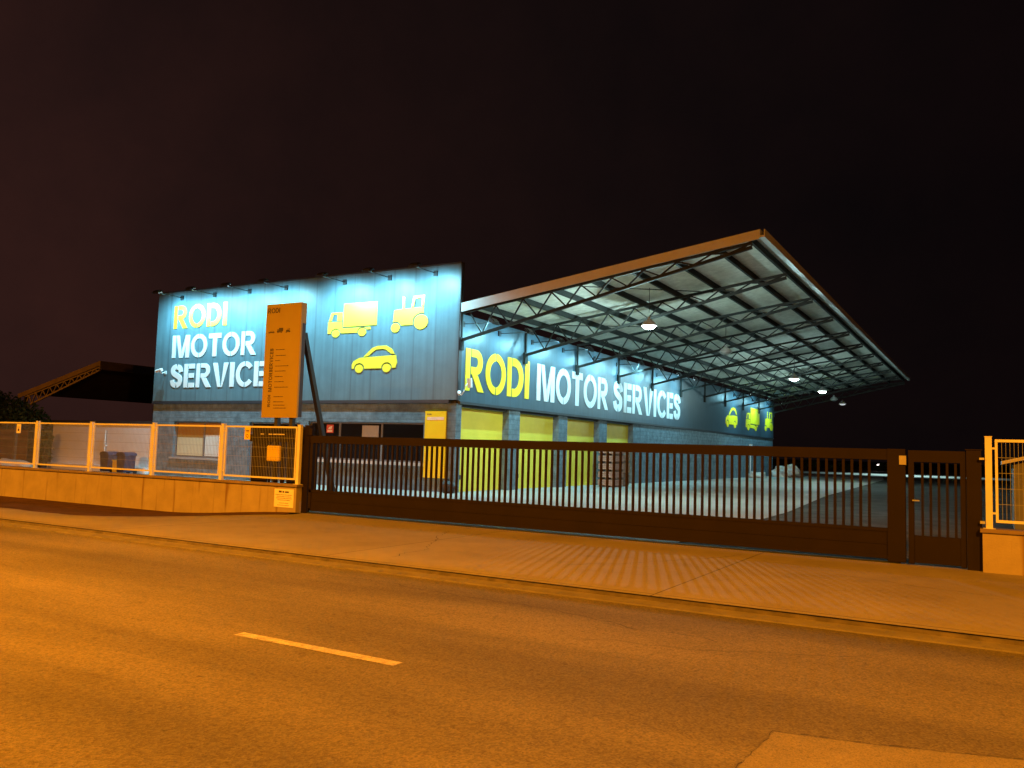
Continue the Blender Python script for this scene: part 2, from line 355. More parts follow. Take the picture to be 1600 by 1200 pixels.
def glyph(c):
    s = .20
    if c == 'I': return [rect(0, .23, 0, 1)], .23
    if c == 'O':
        d = 3.6; return [ring(.5,.5,.5,.515,s,-90+d,90-d), ring(.5,.5,.5,.515,s,90+d,270-d)], 1.0
    if c == 'C':
        d = 4.0; return [ring(.48,.5,.48,.515,s,38,90-d,10), ring(.48,.5,.48,.515,s,90+d,270-d), ring(.48,.5,.48,.515,s,270+d,322,10)], .87
    if c == 'D':
        x = s+G; return [rect(0, s, 0, 1), [(x,1)]+arc(.36,.5,.50,.5,90,-90)+[(x,0), (x,.21)]+arc(.36,.5,.265,.29,-90,90)+[(x,.79)]], .86
    if c == 'R':
        x = s+G; return [rect(0, s, 0, 1), [(x,1)]+arc(.47,.70,.31,.30,90,-90,12)+[(x,.40), (x,.58)]+arc(.47,.70,.10,.12,-90,90,8)+[(x,.82)], [(.30,.395), (.56,.395), (.86,0), (.58,0)]], .84
    if c == 'M': return [rect(0, .21, 0, 1), [(.245,1), (.43,1), (.655,0), (.47,0)], [(.85,1), (1.1,1), (1.1,0), (.87,0), (.87,.60), (.71,0), (.69,0), (.625,.30)]], 1.1
    if c == 'T': return [[(0,1), (0,.79), (.255,.79), (.255,0), (.495,0), (.495,.79), (.75,.79), (.75,1)]], .75
    if c == 'E':
        x = .22+G; return [rect(0, .22, 0, 1), rect(x, .62, .80, 1), rect(x, .58, .405, .605), rect(x, .62, 0, .20)], .62
    if c == 'V': return [[(0,1), (.255,1), (.47,0), (.31,0)], [(.62,1), (.87,1), (.565,0), (.505,0)]], .87
    if c == 'S':
        a = spline([(.60,.66), (.55,.81), (.37,.895)]); b = spline([(.33,.895), (.15,.83), (.12,.69), (.22,.585), (.40,.50), (.55,.41), (.57,.26), (.50,.15), (.37,.105)])
        c_ = spline([(.33,.105), (.15,.17), (.10,.33)]); return [strip(a,.115), strip(b,.115), strip(c_,.115)], .70
    return [], .3
def word(txt, u0, u1, v0, v1, fm, m, parent, t=.025, sp=.10, name='letter', one=False):
    W = 0; pos = []
    for c in txt: pos.append(W); W += glyph(c)[1]+sp
    W -= sp; k_ = (u1-u0)/W; mb = MB()
    for c, p in zip(txt, pos):
        if not one: mb = MB()
        for poly in glyph(c)[0]: mb.prism([(u0+(p+x)*k_, v0+y*(v1-v0)) for x, y in poly], fm, t)
        if not one and c != ' ': mb.build(name, m, parent)
    if one: return mb
def truck():
    n = []; n.append(rect(120, 365, 76, 250)); n.append([(8,125), (26,188), (110,188), (110,125), (72,125), (72,174), (44,174), (30,125)])
    n.append([(3,118), (110,118), (114,66), (322,66), (322,48), (295,48)]+arc(262,30,37,37,29,183,14)+[(102,30)]+arc(65,30,37,37,0,180,14)+[(3,30)])
    n.append(arc(262,30,29,29,0,350,24)); n.append(arc(65,30,29,29,0,350,24)); return n, 365, 250
def tractor():
    n = [[(80,172), (78,252), (84,256), (96,250), (96,172)], [(143,178), (157,252), (237,256), (233,182), (216,181), (218,236), (171,233), (161,179)],
      [(20,165), (60,170), (232,176)]+arc(215,75,60,60,72,196,12)+[(76,58)]+arc(33,45,42,42,18,118,10)]
    n.append(arc(215,75,50,50,0,350,28)); n.append(arc(33,45,32,32,0,350,24)); return n, 265, 255
def car():
    n = [[(88,118), (150,178), (185,191), (250,192), (290,168), (312,130), (286,134), (250,163), (225,170), (178,167), (118,120)],
      [(4,34), (2,62), (14,88), (60,112), (322,122), (331,70), (322,34), (296,32)]+arc(258,35,38,38,-4,184,14)+[(220,32), (97,32)]+arc(58,35,38,38,-4,184,14)+[(20,32)]]
    n.append(arc(258,33,30,30,0,350,24)); n.append(arc(58,33,30,30,0,350,24)); return n, 333, 192
def icon(fn, u0, u1, v0, v1, fm, m, parent, name, t=.025, mb=None):
    polys, W, H = fn(); own = mb is None; mb = mb or MB()
    for p in polys: mb.prism([(u0+x/W*(u1-u0), v0+y/H*(v1-v0)) for x, y in p], fm, t)
    if own: mb.build(name, m, parent)

# ------------------------------------------------------------------ the workshop building
B = thing('workshop_building', 'dark grey motor workshop with yellow roller doors, lit stencil lettering and a big canopy', 'building', (XS, YB, 0))
XL = -33.5; ZT = 8.32; ZB = 3.34; RT = 6.84
# sign panel (front)
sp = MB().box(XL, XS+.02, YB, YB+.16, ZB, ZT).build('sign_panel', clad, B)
MB().box(XL, XS+.05, YB-.035, YB+.20, ZT+.002, ZT+.05).build('capping', trimm, sp)
MB().box(XL-.02, XS-.3, YB-.03, YB+.14, ZB-.12, ZB-.002).build('flashing', trimm, B)
MB().box(XS+.022, XS+.06, YB-.02, YB+.18, ZB, ZT).build('corner_trim', trimm, sp)
for p, z0, z1, u1, m, tx in ((0,6.63,7.67,-28.88,yellowf,'RODI'), (0,5.29,6.31,-27.03,whitel,'MOTOR'), (0,3.94,5.0,-25.45,whitel,'SERVICES')):
    word(tx, -32.34, u1, z0, z1, fm_front(YB), m, sp)
icon(truck, -23.05, -20.55, 5.83, 7.16, fm_front(YB), yellowf, sp, 'truck_emblem')
icon(tractor, -19.85, -18.13, 5.83, 7.26, fm_front(YB), yellowf, sp, 'tractor_emblem')
icon(car, -21.72, -19.48, 4.38, 5.42, fm_front(YB), yellowf, sp, 'car_emblem')
# front blockwork with window openings
FY0, FY1 = YB+.06, YB+.40
mb = MB(); z1 = ZB-.122
openings = [(-32.03,-28.95,.84,2.44), (-27.24,-24.35,.0,2.44), (-23.9,-18.2,1.02,2.50)]
x = XL
for (a, b, z0, zt) in openings:
    mb.box(x, a, FY0, FY1, 0, z1)
    if z0 > 0: mb.box(a, b, FY0, FY1, 0, z0)
    mb.box(a, b, FY0, FY1, zt, z1); x = b
mb.box(x, XS-.02, FY0, FY1, 0, z1); mb.build('front_wall', blockf, B)
def window(a, b, z0, z1, mull, rails=()):
    w_ = MB(); f = .06; y0, y1 = FY0+.14, FY0+.20
    w_.box(a, b, y0, y1, z0, z0+f); w_.box(a, b, y0, y1, z1-f, z1); w_.box(a, a+f, y0, y1, z0+f, z1-f); w_.box(b-f, b, y0, y1, z0+f, z1-f)
    for m_ in mull: w_.box(m_-.04, m_+.04, y0, y1, z0+f, z1-f)
    wn = w_.build('window', framem, B)
    MB().box(a+f, b-f, y0+.03, y0+.04, z0+f, z1-f).build('pane', glassm, wn)
    return wn, y0
w1, yw = window(-32.03, -28.95, .84, 2.44, [-30.15])
MB().box(-31.9, -30.22, yw+.012, yw+.027, .92, 1.72).build('blind', blindm, w1)
MB().box(-30.08, -29.1, yw+.012, yw+.027, .92, 1.86).build('blind', blindw, w1)
MB().box(-31.9, -30.22, yw+.012, yw+.027, 1.722, 2.36).build('blind', reflo, w1)  # upper half: painted orange reflection, left pane
MB().box(-30.08, -29.1, yw+.012, yw+.027, 1.862, 2.36).build('blind', reflo, w1)  # upper half: painted orange reflection, right pane
MB().box(-32.15, -28.85, FY0-.07, FY0+.138, .76, .838).build('sill', greyb, w1)
w2, _ = window(-27.24, -24.35, .02, 2.44, [-25.8])
w3, _ = window(-23.9, -18.2, 1.02, 2.50, [-22.35, -20.25])
MB().box(-24.0, -18.1, FY0-.09, FY0+.138, .90, 1.018).build('sill', mat('pale_sill', (.5, .5, .48), .6), w3)
MB().box(-21.23, -20.42, yw+.012, yw+.027, 1.9, 2.37).build('blind', greyb, w3)
mb = MB(); mb.box(-23.05, -22.70, yw+.01, yw+.028, 2.06, 2.38); st = mb.build('sticker', redm, w3)
mb = MB(); mb.box(-23.0, -22.75, yw+.004, yw+.008, 2.10, 2.17); mb.prism([(-22.98,2.2),(-22.80,2.2),(-22.76,2.33),(-22.9,2.3)], fm_front(yw+.009), .004); mb.build('sticker_print', paper, st)
# side: cladding, blockwork piers and roller doors
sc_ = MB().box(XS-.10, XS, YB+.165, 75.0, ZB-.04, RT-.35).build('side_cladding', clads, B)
MB().box(XS-.06, XS+.05, YB+.20, 75.02, ZB-.14, ZB-.042).build('side_flashing', trimm, sc_)
word('RODI', 25.57, 30.42, 3.72, 5.28, fm_side(XS), yellow, sc_)
word('MOTOR', 31.12, 38.65, 3.72, 5.28, fm_side(XS), whitel, sc_)
word('SERVICES', 39.35, 49.8, 3.72, 5.28, fm_side(XS), whitel, sc_)
icon(car, 59.85, 63.15, 3.68, 5.20, fm_side(XS), yellow, sc_, 'car_emblem')
icon(truck, 65.6, 69.9, 3.68, 5.50, fm_side(XS), yellow, sc_, 'truck_emblem')
icon(tractor, 71.75, 74.75, 3.72, 5.50, fm_side(XS), yellow, sc_, 'tractor_emblem')
doors = [(25.47,28.93), (29.82,33.36), (34.22,37.78), (38.72,42.25)]
y = FY1+.002; zt = ZB-.142
for a, b in doors: MB().box(XS-.5, XS-.03, y, a, 0, zt).build('wall_pier', blocks_, B); y = b
MB().box(XS-.5, XS-.03, y, 74.98, 0, zt).build('side_wall', blocks_, B)
for i, (a, b) in enumerate(doors):
    d = MB()
    for k_ in range(6):
        d.box(XS-.42, XS-.33, a, b, .004+k_*.538, .004+k_*.538+.530)
        d.box(XS-.40, XS-.335, a, b, .004+k_*.538+.5301, .004+(k_+1)*.538-.0001)
    dr = d.build('roller_door', doorm, B)
    MB().box(XS-.329, XS-.25, a+.30, a+.42, .45, .62).build('handle', blackm, dr)
# core behind, so the shell is closed from other positions
mb = MB(); mb.box(XL+.02, XS-.52, FY1+.003, 74.9, 0, 3.1); mb.box(XL+.02, XS-.12, YB+.17, 74.9, 3.205, RT-.45); mb.box(XS-.51, XS-.12, YB+.5, 74.9, 3.1, 3.19)
mb.build('rear_shell', trimm, B)
# ------------------------------------------------------------------ canopy (part of the building)
CP = MB(); YF = 75.0
zc = lambda x: RT+(x-XS)*(8.43-RT)/(XO-XS)
cs = []
CP.quad((XS+.01,YB+.02,zc(XS)-.03), (XO-.03,YB+.02,zc(XO)-.03), (XO-.03,YF,zc(XO)-.03), (XS+.01,YF,zc(XS)-.03))
CP.quad((XS+.01,YB+.02,zc(XS)-.07), (XS+.01,YF,zc(XS)-.07), (XO-.03,YF,zc(XO)-.07), (XO-.03,YB+.02,zc(XO)-.07))
canopy = CP.build('canopy', sheetm, B)
MB().prism([(XS+.10, zc(XS+.10)), (XO, zc(XO)), (XO, zc(XO)-.29), (XS+.10, zc(XS+.10)-.33)], lambda u, v, t: (u, YB-.02+t, v), .035).build('fascia', fascm, canopy)
mb = MB(); mb.box(XO, XO+.12, YB-.02, YF, 8.18, 8.24); mb.box(XO+.12, XO+.15, YB-.02, YF, 8.18, 8.42); mb.box(XO-.028, XO, YB+.02, YF, 8.18, 8.44)
mb.build('gutter', fascm, canopy)
px = [-14.62+1.44*i for i in range(6)]+[-16.1]+[-6.35]
for x in px:
    z = zc(x)-.072
    o = MB().box(x-.045, x+.045, YB+.05, YF-.05, z-.20, z).build('purlin', steel, canopy)
ty = [YB+.12]+[YB+4.95*i for i in range(1, 10)]+[YF-.12]
truss0 = None
for i, y in enumerate(ty):
    if truss0 is None:
        mb = MB(); xa, xb = XS+.03, -6.28
        top = lambda x: zc(x)-.33
        bot = lambda x: 5.50+(x-xa)*(7.93-5.50)/(xb-xa)
        mb.bar((xa, y, top(xa)), (xb, y, top(xb)), .09, .09); mb.bar((xa, y, bot(xa)), (xb, y, bot(xb)), .10, .10)
        mb.bar((xb, y, bot(xb)+.05), (xb, y, top(xb)-.05), .06)
        n = 9; nodes = [xa+.35+(xb-xa-.5)*(j/n) for j in range(n+1)]
        mb.bar((xa+.03, y, bot(xa)), (xa+.03, y, top(xa)), .07)
        for j in range(n):
            c = (nodes[j]+nodes[j+1])/2
            mb.bar((nodes[j], y, top(nodes[j])-.04), (c-.02, y, bot(c)+.04), .045); mb.bar((c+.02, y, bot(c)+.04), (nodes[j+1], y, top(nodes[j+1])-.04), .045)
        mb.box(xa-.02, xa+.08, y-.12, y+.12, 5.15, 5.60)
        truss0 = mb.build('truss', steel, canopy, org=(XS, y, 0)); y00 = y
    else:
        c = truss0.copy(); COL.objects.link(c); c.parent = canopy; c.location = truss0.location+Vector((0, y-y00, 0))
# bracing rods
for (a, b) in (((-12.0, ty[0]), (-8.9, ty[1])), ((-15.2, ty[1]), (-12.0, ty[2])), ((-12.0, ty[3]), (-15.2, ty[4]))):
    MB().tube([(a[0], a[1], zc(a[0])-.4), (b[0], b[1], zc(b[0])-.4)], .018, 6).build('brace', steel, canopy)

# ------------------------------------------------------------------ arm floodlights
def flood(loc, d, label, group, power, aim=63, lit=True):
    # d: unit vector pointing away from the wall; the head looks back at the wall
    x, y, z = loc; D = Vector(d); L = 1.32; S = Vector((-D.y, D.x, 0))
    t = thing('arm_floodlight', label, 'floodlight', loc, group)
    P = Vector(loc)
    MB().bar(P, P+D*.06, .16, .20).build('wall_plate', blackm, t)
    MB().tube([P+D*.06, P+D*(L-.02)+Vector((0,0,.0))], .018, 6).build('arm', blackm, t)
    h = MB(); c = P+D*L; a = math.radians(aim); Dn = (-D*math.cos(a)-Vector((0,0,1))*math.sin(a)); Up = S.cross(Dn).normalized()
    if Up.z < 0: Up = -Up
    def fb(u, v, w_): return c+S*u+Up*v-Dn*w_
    for (u0, u1, v0, v1, w0, w1) in ((-.21,.21,-.13,.13,-.0,.07), (-.16,.16,-.09,.09,.07,.11)):
        v8 = [h.bm.verts.new(fb(*q)) for q in ((u0,v0,w0),(u1,v0,w0),(u1,v1,w0),(u0,v1,w0),(u0,v0,w1),(u1,v0,w1),(u1,v1,w1),(u0,v1,w1))]
        for f in ((0,3,2,1),(4,5,6,7),(0,1,5,4),(1,2,6,5),(2,3,7,6),(3,0,4,7)): h.bm.faces.new([v8[q] for q in f])
    hd = h.build('lamp_head', blackm, t)
    ln = MB(); ln.quad(fb(-.18,-.10,-.006), fb(.18,-.10,-.006), fb(.18,.10,-.006), fb(-.18,.10,-.006)); ln.build('lens', lampw if lit else offl, hd)
    if lit:
        l = bpy.data.lights.new('flood_light', 'SPOT'); l.energy = power; l.color = LED; l.spot_size = math.radians(166); l.spot_blend = .9; l.shadow_soft_size = .08
        o = bpy.data.objects.new('flood_light', l); COL.objects.link(o); o.parent = t; o.location = c+Dn*.05-P; o.rotation_euler = Dn.to_track_quat('-Z', 'Y').to_euler()
    return t
fx = [-31.86, -29.72, -27.55, -25.41, -22.24, -19.99, -17.85]
fl = ['leftmost black arm floodlight over the yellow R of the front sign', 'arm floodlight over the letter I end of RODI on the front, second from the left',
      'third arm floodlight from the left on the front parapet, right of RODI', 'arm floodlight on the front parapet just above the tall yellow roadside sign',
      'arm floodlight on the front parapet above the yellow truck emblem', 'arm floodlight on the front parapet between the truck and tractor emblems', 'rightmost arm floodlight on the front parapet, above the yellow tractor emblem']
for x, lb in zip(fx, fl): flood((x, YB, 8.03), (0, -1, 0), lb, 'arm floodlights along the front parapet', P_WASH)
sy = [(25.6,'R'), (27.9,'O'), (30.6,'I')]
sl = [(25.3, 'side wall floodlight nearest the street corner, above the big yellow R'), (27.9, 'side wall floodlight above the O and D of the big yellow word'), (30.6, 'side wall floodlight above the gap between RODI and MOTOR'),
      (33.5, 'side wall floodlight above the first O of MOTOR'), (36.9, 'side wall floodlight above the second O of MOTOR'), (39.7, 'side wall floodlight above the first S of SERVICES'),
      (42.6, 'side wall floodlight above the letter R of SERVICES'), (45.6, 'side wall floodlight above the letters I and C of SERVICES'), (48.6, 'side wall floodlight above the last letters of SERVICES'),
      (62.0, 'far side wall floodlight above the yellow car emblem'), (67.5, 'far side wall floodlight above the yellow truck emblem'), (72.5, 'farthest side wall floodlight, above the yellow tractor emblem')]
for y, lb in sl: flood((XS, y, 6.12), (1, 0, 0), lb, 'arm floodlights along the side wall', P_SIDE if y < 55 else P_SIDE*1.1, 45)

# ------------------------------------------------------------------ pendant lamps under the canopy
pend = [(-10.8,28.49,1,'lit pendant lamp nearest the street, glaring white under the canopy'), (-10.36,36.94,0,'unlit dark pendant lamp second from the street under the canopy'), (-10.1,50.47,1,'small lit pendant lamp, nearer of the two bright far ones under the canopy'),
        (-10.2,60.28,1,'small lit pendant lamp, farther of the two bright far ones under the canopy'), (-10.75,68.6,0,'dim unlit pendant lamp close to the far end of the canopy'), (-10.9,73.9,.12,'pale pendant lamp hanging lowest against the dark at the far end of the canopy')]
for (x, y, on, lb) in pend:
    t = thing('pendant_lamp', lb, 'lamp', (x, y, 6.3), 'pendant lamps under the canopy')
    MB().tube([(x, y, 6.72), (x, y, zc(x)-.1)], .012, 6).build('cable', steel, t)
    sh = MB().lathe((x, y, 6.3), [(.285,-.085), (.27,-.02), (.18,.08), (.08,.15), (.05,.18), (.05,.26), (.001,.27)])  .build('shade', lsteel, t, smooth=True)
    MB().lathe((x, y, 6.3), [(.001,-.20), (.12,-.185), (.21,-.14), (.255,-.08), (.20,.0), (.001,.02)]).build('diffuser', bulb if on == 1 else (emis('dim_bulb', (.8,.85,.9), .6) if on else offl), t, smooth=True)
    if on == 1:
        l = bpy.data.lights.new('pendant_light', 'POINT'); l.energy = P_PEND if y < 40 else P_PEND*.55; l.color = LEDW; l.shadow_soft_size = .06
        o = bpy.data.objects.new('pendant_light', l); COL.objects.link(o); o.parent = t; o.location = (0, 0, -.23)

# ------------------------------------------------------------------ sliding gate with tail, wicket gate
g = thing('sliding_gate', 'long dark brown sliding gate of thin upright bars above a solid lower panel', 'gate', (-13.75, YG, 0))
MB().box(-15.75, -1.48, YG-.04, YG+.04, 1.62, 1.79).build('top_rail', gatem, g)
mb = MB(); mb.box(-13.74, -1.48, YG-.03, YG+.03, .065, .545)
mb.box(-13.74, -1.48, YG-.045, YG-.032, .065, .12); mb.box(-13.74, -1.48, YG-.045, YG-.032, .49, .545); mb.box(-13.74, -1.48, YG-.04, YG-.032, .29, .30)
mb.build('lower_panel', gatem, g)
bar0 = MB().box(-13.62, -13.58, YG-.02, YG+.02, .546, 1.619).build('gate_bar', gatem, g, org=(-13.6, YG, .546)); n = 92; sp_ = (-1.62+13.6)/n
for i in range(1, n): dup(bar0, g, bar0.location+Vector((sp_*i, 0, 0)))
mb = MB(); mb.box(-13.76, -13.68, YG-.045, YG+.045, .06, 1.62); mb.build('end_stile', gatem, g)
mb = MB(); mb.box(-1.48, -1.22, YG-.06, YG+.06, .03, 1.795); mb.build('end_stile', gatem, g)
# counterweight tail that runs behind the garden fence
mb = MB(); mb.box(-15.75, -13.78, YG+.05, YG+.09, 1.70, 2.0); mb.box(-15.75, -15.22, YG+.05, YG+.09, .3, 1.70)
for x in (-15.17, -14.93, -14.72, -14.5): mb.box(x-.05 if x > -15.1 else x, x+.05 if x > -15.1 else x+.05, YG+.05, YG+.09, .3, 1.70)
mb.box(-14.40, -13.78, YG+.05, YG+.09, .3, 1.70); mb.box(-15.75, -13.78, YG+.045, YG+.095, .3, .5)
mb.build('tail_frame', gatem, g)
tl = MB()
for (a, b) in ((-15.48,-15.37), (-15.22,-15.1), (-15.07,-14.92), (-14.9,-14.7)): tl.box(a, b, YG+.040, YG+.049, 1.79, 1.815)
tl.build('reflector_strip', paper, g)
wb = MB().box(-15.15, -14.74, YG-.06, YG+.035, 1.16, 1.53).build('warning_box', signp, g, bevel=.02)
structure('gate_track', MB().box(-15.8, -1.3, YG-.03, YG+.03, -.02, .025), steel)
mb = MB().box(-1.51, -1.21, YG-.0605, YG-.060, 0, .01)
tag(MB().box(-1.305, -1.205, YG-.085, YG-.0605, 1.55, 1.69).build('intercom_plate', mat('grey_plate', (.36, .35, .34), .5)), 'small pale plate fixed on the brown gate post beside the wicket', 'sign')
wk = thing('wicket_gate', 'narrow brown pedestrian gate with five bars right of the sliding gate', 'gate', (-.7, YG, 0))
mb = MB(); mb.box(-1.18, -1.10, YG-.04, YG+.04, .02, 1.78); mb.box(-.46, -.38, YG-.04, YG+.04, .02, 1.78); mb.box(-1.10, -.46, YG-.04, YG+.04, 1.60, 1.78); mb.build('frame', gatem, wk)
MB().box(-1.098, -.462, YG-.03, YG+.03, .04, .46).build('lower_panel', gatem, wk)
b0 = MB().box(-1.0, -.965, YG-.02, YG+.02, .461, 1.599).build('gate_bar', gatem, wk, org=(-.98, YG, .46))
for i in range(1, 5): dup(b0, wk, b0.location+Vector((.115*i, 0, 0)))
MB().tube([(-1.12, YG-.09, 1.0), (-1.02, YG-.09, 1.0)], .012, 6).build('handle', lsteel, wk)
gp = thing('gate_post', 'thick brown steel gate post next to the right hand garden wall', 'post', (-.28, YG, 0))
MB().box(-.375, -.175, YG-.08, YG+.08, 0, 1.80).build('post', gatem, gp); MB().box(-.39, -.16, YG-.095, YG+.095, 1.801, 1.815).build('cap', gatem, gp)
gp = thing('gate_post', 'dark brown gate guide post beside the end of the left hand fence', 'post', (-13.86, YG, 0))
MB().box(-13.95, -13.79, YG-.05, YG+.045, .0, 2.03).build('post', gatem, gp); MB().box(-13.92, -13.70, YG-.075, YG-.05, 1.80, 1.96).build('guide_bracket', gatem, gp)

# ------------------------------------------------------------------ garden walls and mesh fences
YW = 14.40
w_ = thing('garden_wall', 'low orange lit rendered wall with rain streaks left of the gate', 'wall', (-14, YW, 0))
mb = MB(); mb.box(-45, -13.98, YW, YW+.28, -.35, .595); mb.build('wall', wallm, w_)
MB().box(-45, -13.92, YW-.05, YW+.33, .596, .655).build('coping', copem, w_)
w_ = thing('garden_wall', 'low rendered wall at the right edge, right of the wicket gate', 'wall', (0, YW, 0))
MB().box(-.17, 14, YW, YW+.28, -.2, .585).build('wall', wallm, w_); MB().box(-.20, 14, YW-.04, YW+.32, .586, .64).build('coping', copem, w_)
def fence(label, loc, posts, y, z0, z1, right=False):
    t = thing('mesh_fence', label, 'fence', loc)
    for x in posts:
        p = MB().box(x-.045, x+.045, y-.04, y+.04, z0-.02, z1+.06).build('post', fencem, t)
        mb = MB(); mb.box(x-.08, x+.08, y-.07, y+.07, z0-.021, z0-.008); mb.box(x-.05, x+.05, y-.045, y+.045, z1+.061, z1+.075); mb.build('post_plate', fencem, p)
    for a, b in zip(posts, posts[1:]):
        a0, b0 = a+.085, b-.085; mb = MB()
        mb.box(a0, b0, y-.02, y+.02, z1-.01, z1+.03); mb.box(a0, b0, y-.02, y+.02, z0+.08, z0+.12)
        mb.box(a0, a0+.035, y-.018, y+.018, z0+.1201, z1-.0101); mb.box(b0-.035, b0, y-.018, y+.018, z0+.1201, z1-.0101)
        for zz in (z0+.2, z1-.12):
            mb.box(a+.046, a0-.001, y-.012, y+.012, zz, zz+.03); mb.box(b0+.001, b-.046, y-.012, y+.012, zz, zz+.03)
        pn = mb.build('panel_frame', fencem, t)
        mb = MB(); nn = int((b0-a0-.07)/.052)
        for k_ in range(1, nn): xx = a0+.035+(b0-a0-.07)*k_/nn; mb.box(xx-.0022, xx+.0022, y-.0025, y+.0025, z0+.121, z1-.011)
        for k_ in range(1, 5): zz = z0+.12+(z1-z0-.13)*k_/5; mb.box(a0+.036, b0-.036, y+.0035, y+.0095, zz-.003, zz+.003)
        mb.build('wire_mesh', wirem, pn)
    return t
fence('cream painted mesh fence standing on the long left hand garden wall', (-20, YW+.14, .66), [-34.7, -32.1, -29.55, -26.98, -24.42, -21.83, -19.17, -16.55, -13.99], YW+.14-.1, .67, 1.96)
fence('cream painted mesh fence on the wall at the right edge of the picture', (1, YW+.14, .65), [-.08, 2.55, 5.2, 7.8, 10.4], YW+.1, .655, 1.94)
mb = MB(); mb.box(-.20, -.135, YW+.02, YW+.05, 1.66, 1.69); mb.box(-.20, -.135, YW+.02, YW+.05, .71, .75)
hb = tag(mb.build('latch_bracket', lsteel), 'small pale steel bracket on the right fence post', 'bracket')
# notice board on the wall, small yellow plate and pale plate on the fence
def smalltext(mb, u0, u1, v, h, fm, t=.002, dens=.8):
    u = u0
    while u < u1:
        L = random.uniform(.6, 1.8)*h*1.6; e_ = min(u+L, u1); mb.prism(rect(u, e_, v, v+h*random.uniform(.75, 1)), fm, t); u = e_+h*.5
nb = thing('notice_sign', 'white notice board screwed to the end of the left garden wall', 'sign', (-14.3, YW, .3))
MB().box(-14.66, -14.05, YW-.012, YW-.002, .11, .53).build('board', paper, nb)
f = fm_front(YW-.0125); txt = word('IOIECC', -14.50, -14.20, .455, .50, f, inkm, None, t=.002, one=True); txt.bm.free()
mb = MB(); smalltext(mb, -14.52, -14.2, .445, .05, f)
for v, a, b in ((.39,-14.62,-14.1), (.35,-14.58,-14.12), (.31,-14.6,-14.1), (.27,-14.55,-14.15), (.2,-14.5,-14.2), (.15,-14.55,-14.18)): smalltext(mb, a, b, v, .013, f)
mb.build('printing', inkm, nb)
yp = thing('fence_plate', 'small yellow plate hanging from the fence top rail beside the roadside sign', 'sign', (-15.68, YW, 1.8))
MB().box(-15.77, -15.58, YW-.0, YW+.012, 1.66, 1.95).build('plate', signp, yp)
f = fm_front(YW-.001); mb = MB(); mb.prism(rect(-15.74,-15.61,1.865,1.885), f, .002); mb.prism(rect(-15.73,-15.62,1.835,1.85), f, .002); mb.prism(ring(-15.675,1.745,.045,.045,.015,0,359,20), f, .002); mb.build('printing', inkm, yp)
pp_ = thing('fence_plate', 'small pale plate hanging on the far left fence panel', 'sign', (-25.5, YW, 1.8))
MB().box(-25.45, -25.24, YW, YW+.012, 1.66, 1.93).build('plate', paper, pp_)
mb = MB(); mb.prism(rect(-25.41,-25.28,1.83,1.85), f, .002); mb.prism(rect(-25.39,-25.30,1.72,1.80), f, .002); mb.build('printing', inkm, pp_)

# ------------------------------------------------------------------ roadside totem sign
YT = 16.5
tt = thing('totem_sign', 'tall yellow roadside sign panel on dark legs standing behind the fence', 'sign', (-16.8, YT, 0))
pn = MB().box(-17.46, -16.15, YT, YT+.06, 2.28, 5.41).build('panel', signy, tt)
mb = MB(); mb.box(-17.45, -16.16, YT+.0605, YT+.20, 2.30, 4.85); mb.build('box_frame', mat('totem_frame', (.05, .035, .03), .5), tt)
MB().box(-17.45, -16.155, YT+.0605, YT+.20, 4.851, 5.40).build('panel_return', signy, tt)
for x in (-16.97, -16.42): MB().box(x-.06, x+.06, YT+.07, YT+.19, 0, 2.299).build('leg', blackm, tt)
MB().bar((-16.25, YT+.24, 4.6), (-16.25, YT+1.75, .0), .12, .12).build('brace', blackm, tt)
f = fm_front(YT-.0005)
word('RODI', -17.40, -16.95, 5.16, 5.30, f, inky, pn, t=.004)
icon(car, -17.36, -17.12, 4.60, 4.67, f, inky, pn, 'car_emblem', .004); icon(truck, -17.03, -16.80, 4.60, 4.74, f, inky, pn, 'truck_emblem', .004); icon(tractor, -16.70, -16.53, 4.59, 4.71, f, inky, pn, 'tractor_emblem', .004)
# vertical stencil words, reading upwards
def fup(u, v, t): return (-17.12-v, YT-.0005-t, u)
mb = word('MOTORSERVICES', 2.98+.0, 4.18, -.0, .13, fup, inky, pn, t=.004, one=True, sp=.12); mb.build('vertical_word', inky, pn)
mb = word('RODI', 2.57, 2.90, .03, .13, fup, inky, pn, t=.004, one=True, sp=.12); mb.build('vertical_word', inky, pn)
mb = MB()
for v, L in ((4.13,.32), (3.97,.38), (3.83,.18), (3.68,.5), (3.54,.4), (3.39,.3), (3.25,.35), (3.10,.52), (2.84,.35), (2.70,.38), (2.61,.42), (2.53,.48)): smalltext(mb, -17.03, -17.03+L, v, .022, f, .003)
mb.build('printing', inky, pn)

# yellow notice panel on the front wall
yp = thing('wall_panel_sign', 'tall plain yellow panel on the front wall right of the wide window', 'sign', (-17.62, FY0, 1.7))
pb = MB().box(-18.10, -17.17, FY0-.07, FY0-.01, .50, 2.92).build('panel', signp, yp)
MB().box(-18.0, -17.26, FY0-.076, FY0-.0705, 2.60, 2.71).build('title_strip', mat('pale_strip', (.8, .62, .45), .5), yp)
f = fm_front(FY0-.0705); mb = word('RODI', -18.0, -17.82, 2.78, 2.83, f, inkm, None, t=.003, one=True); mb.build('printing', inkm, pb)

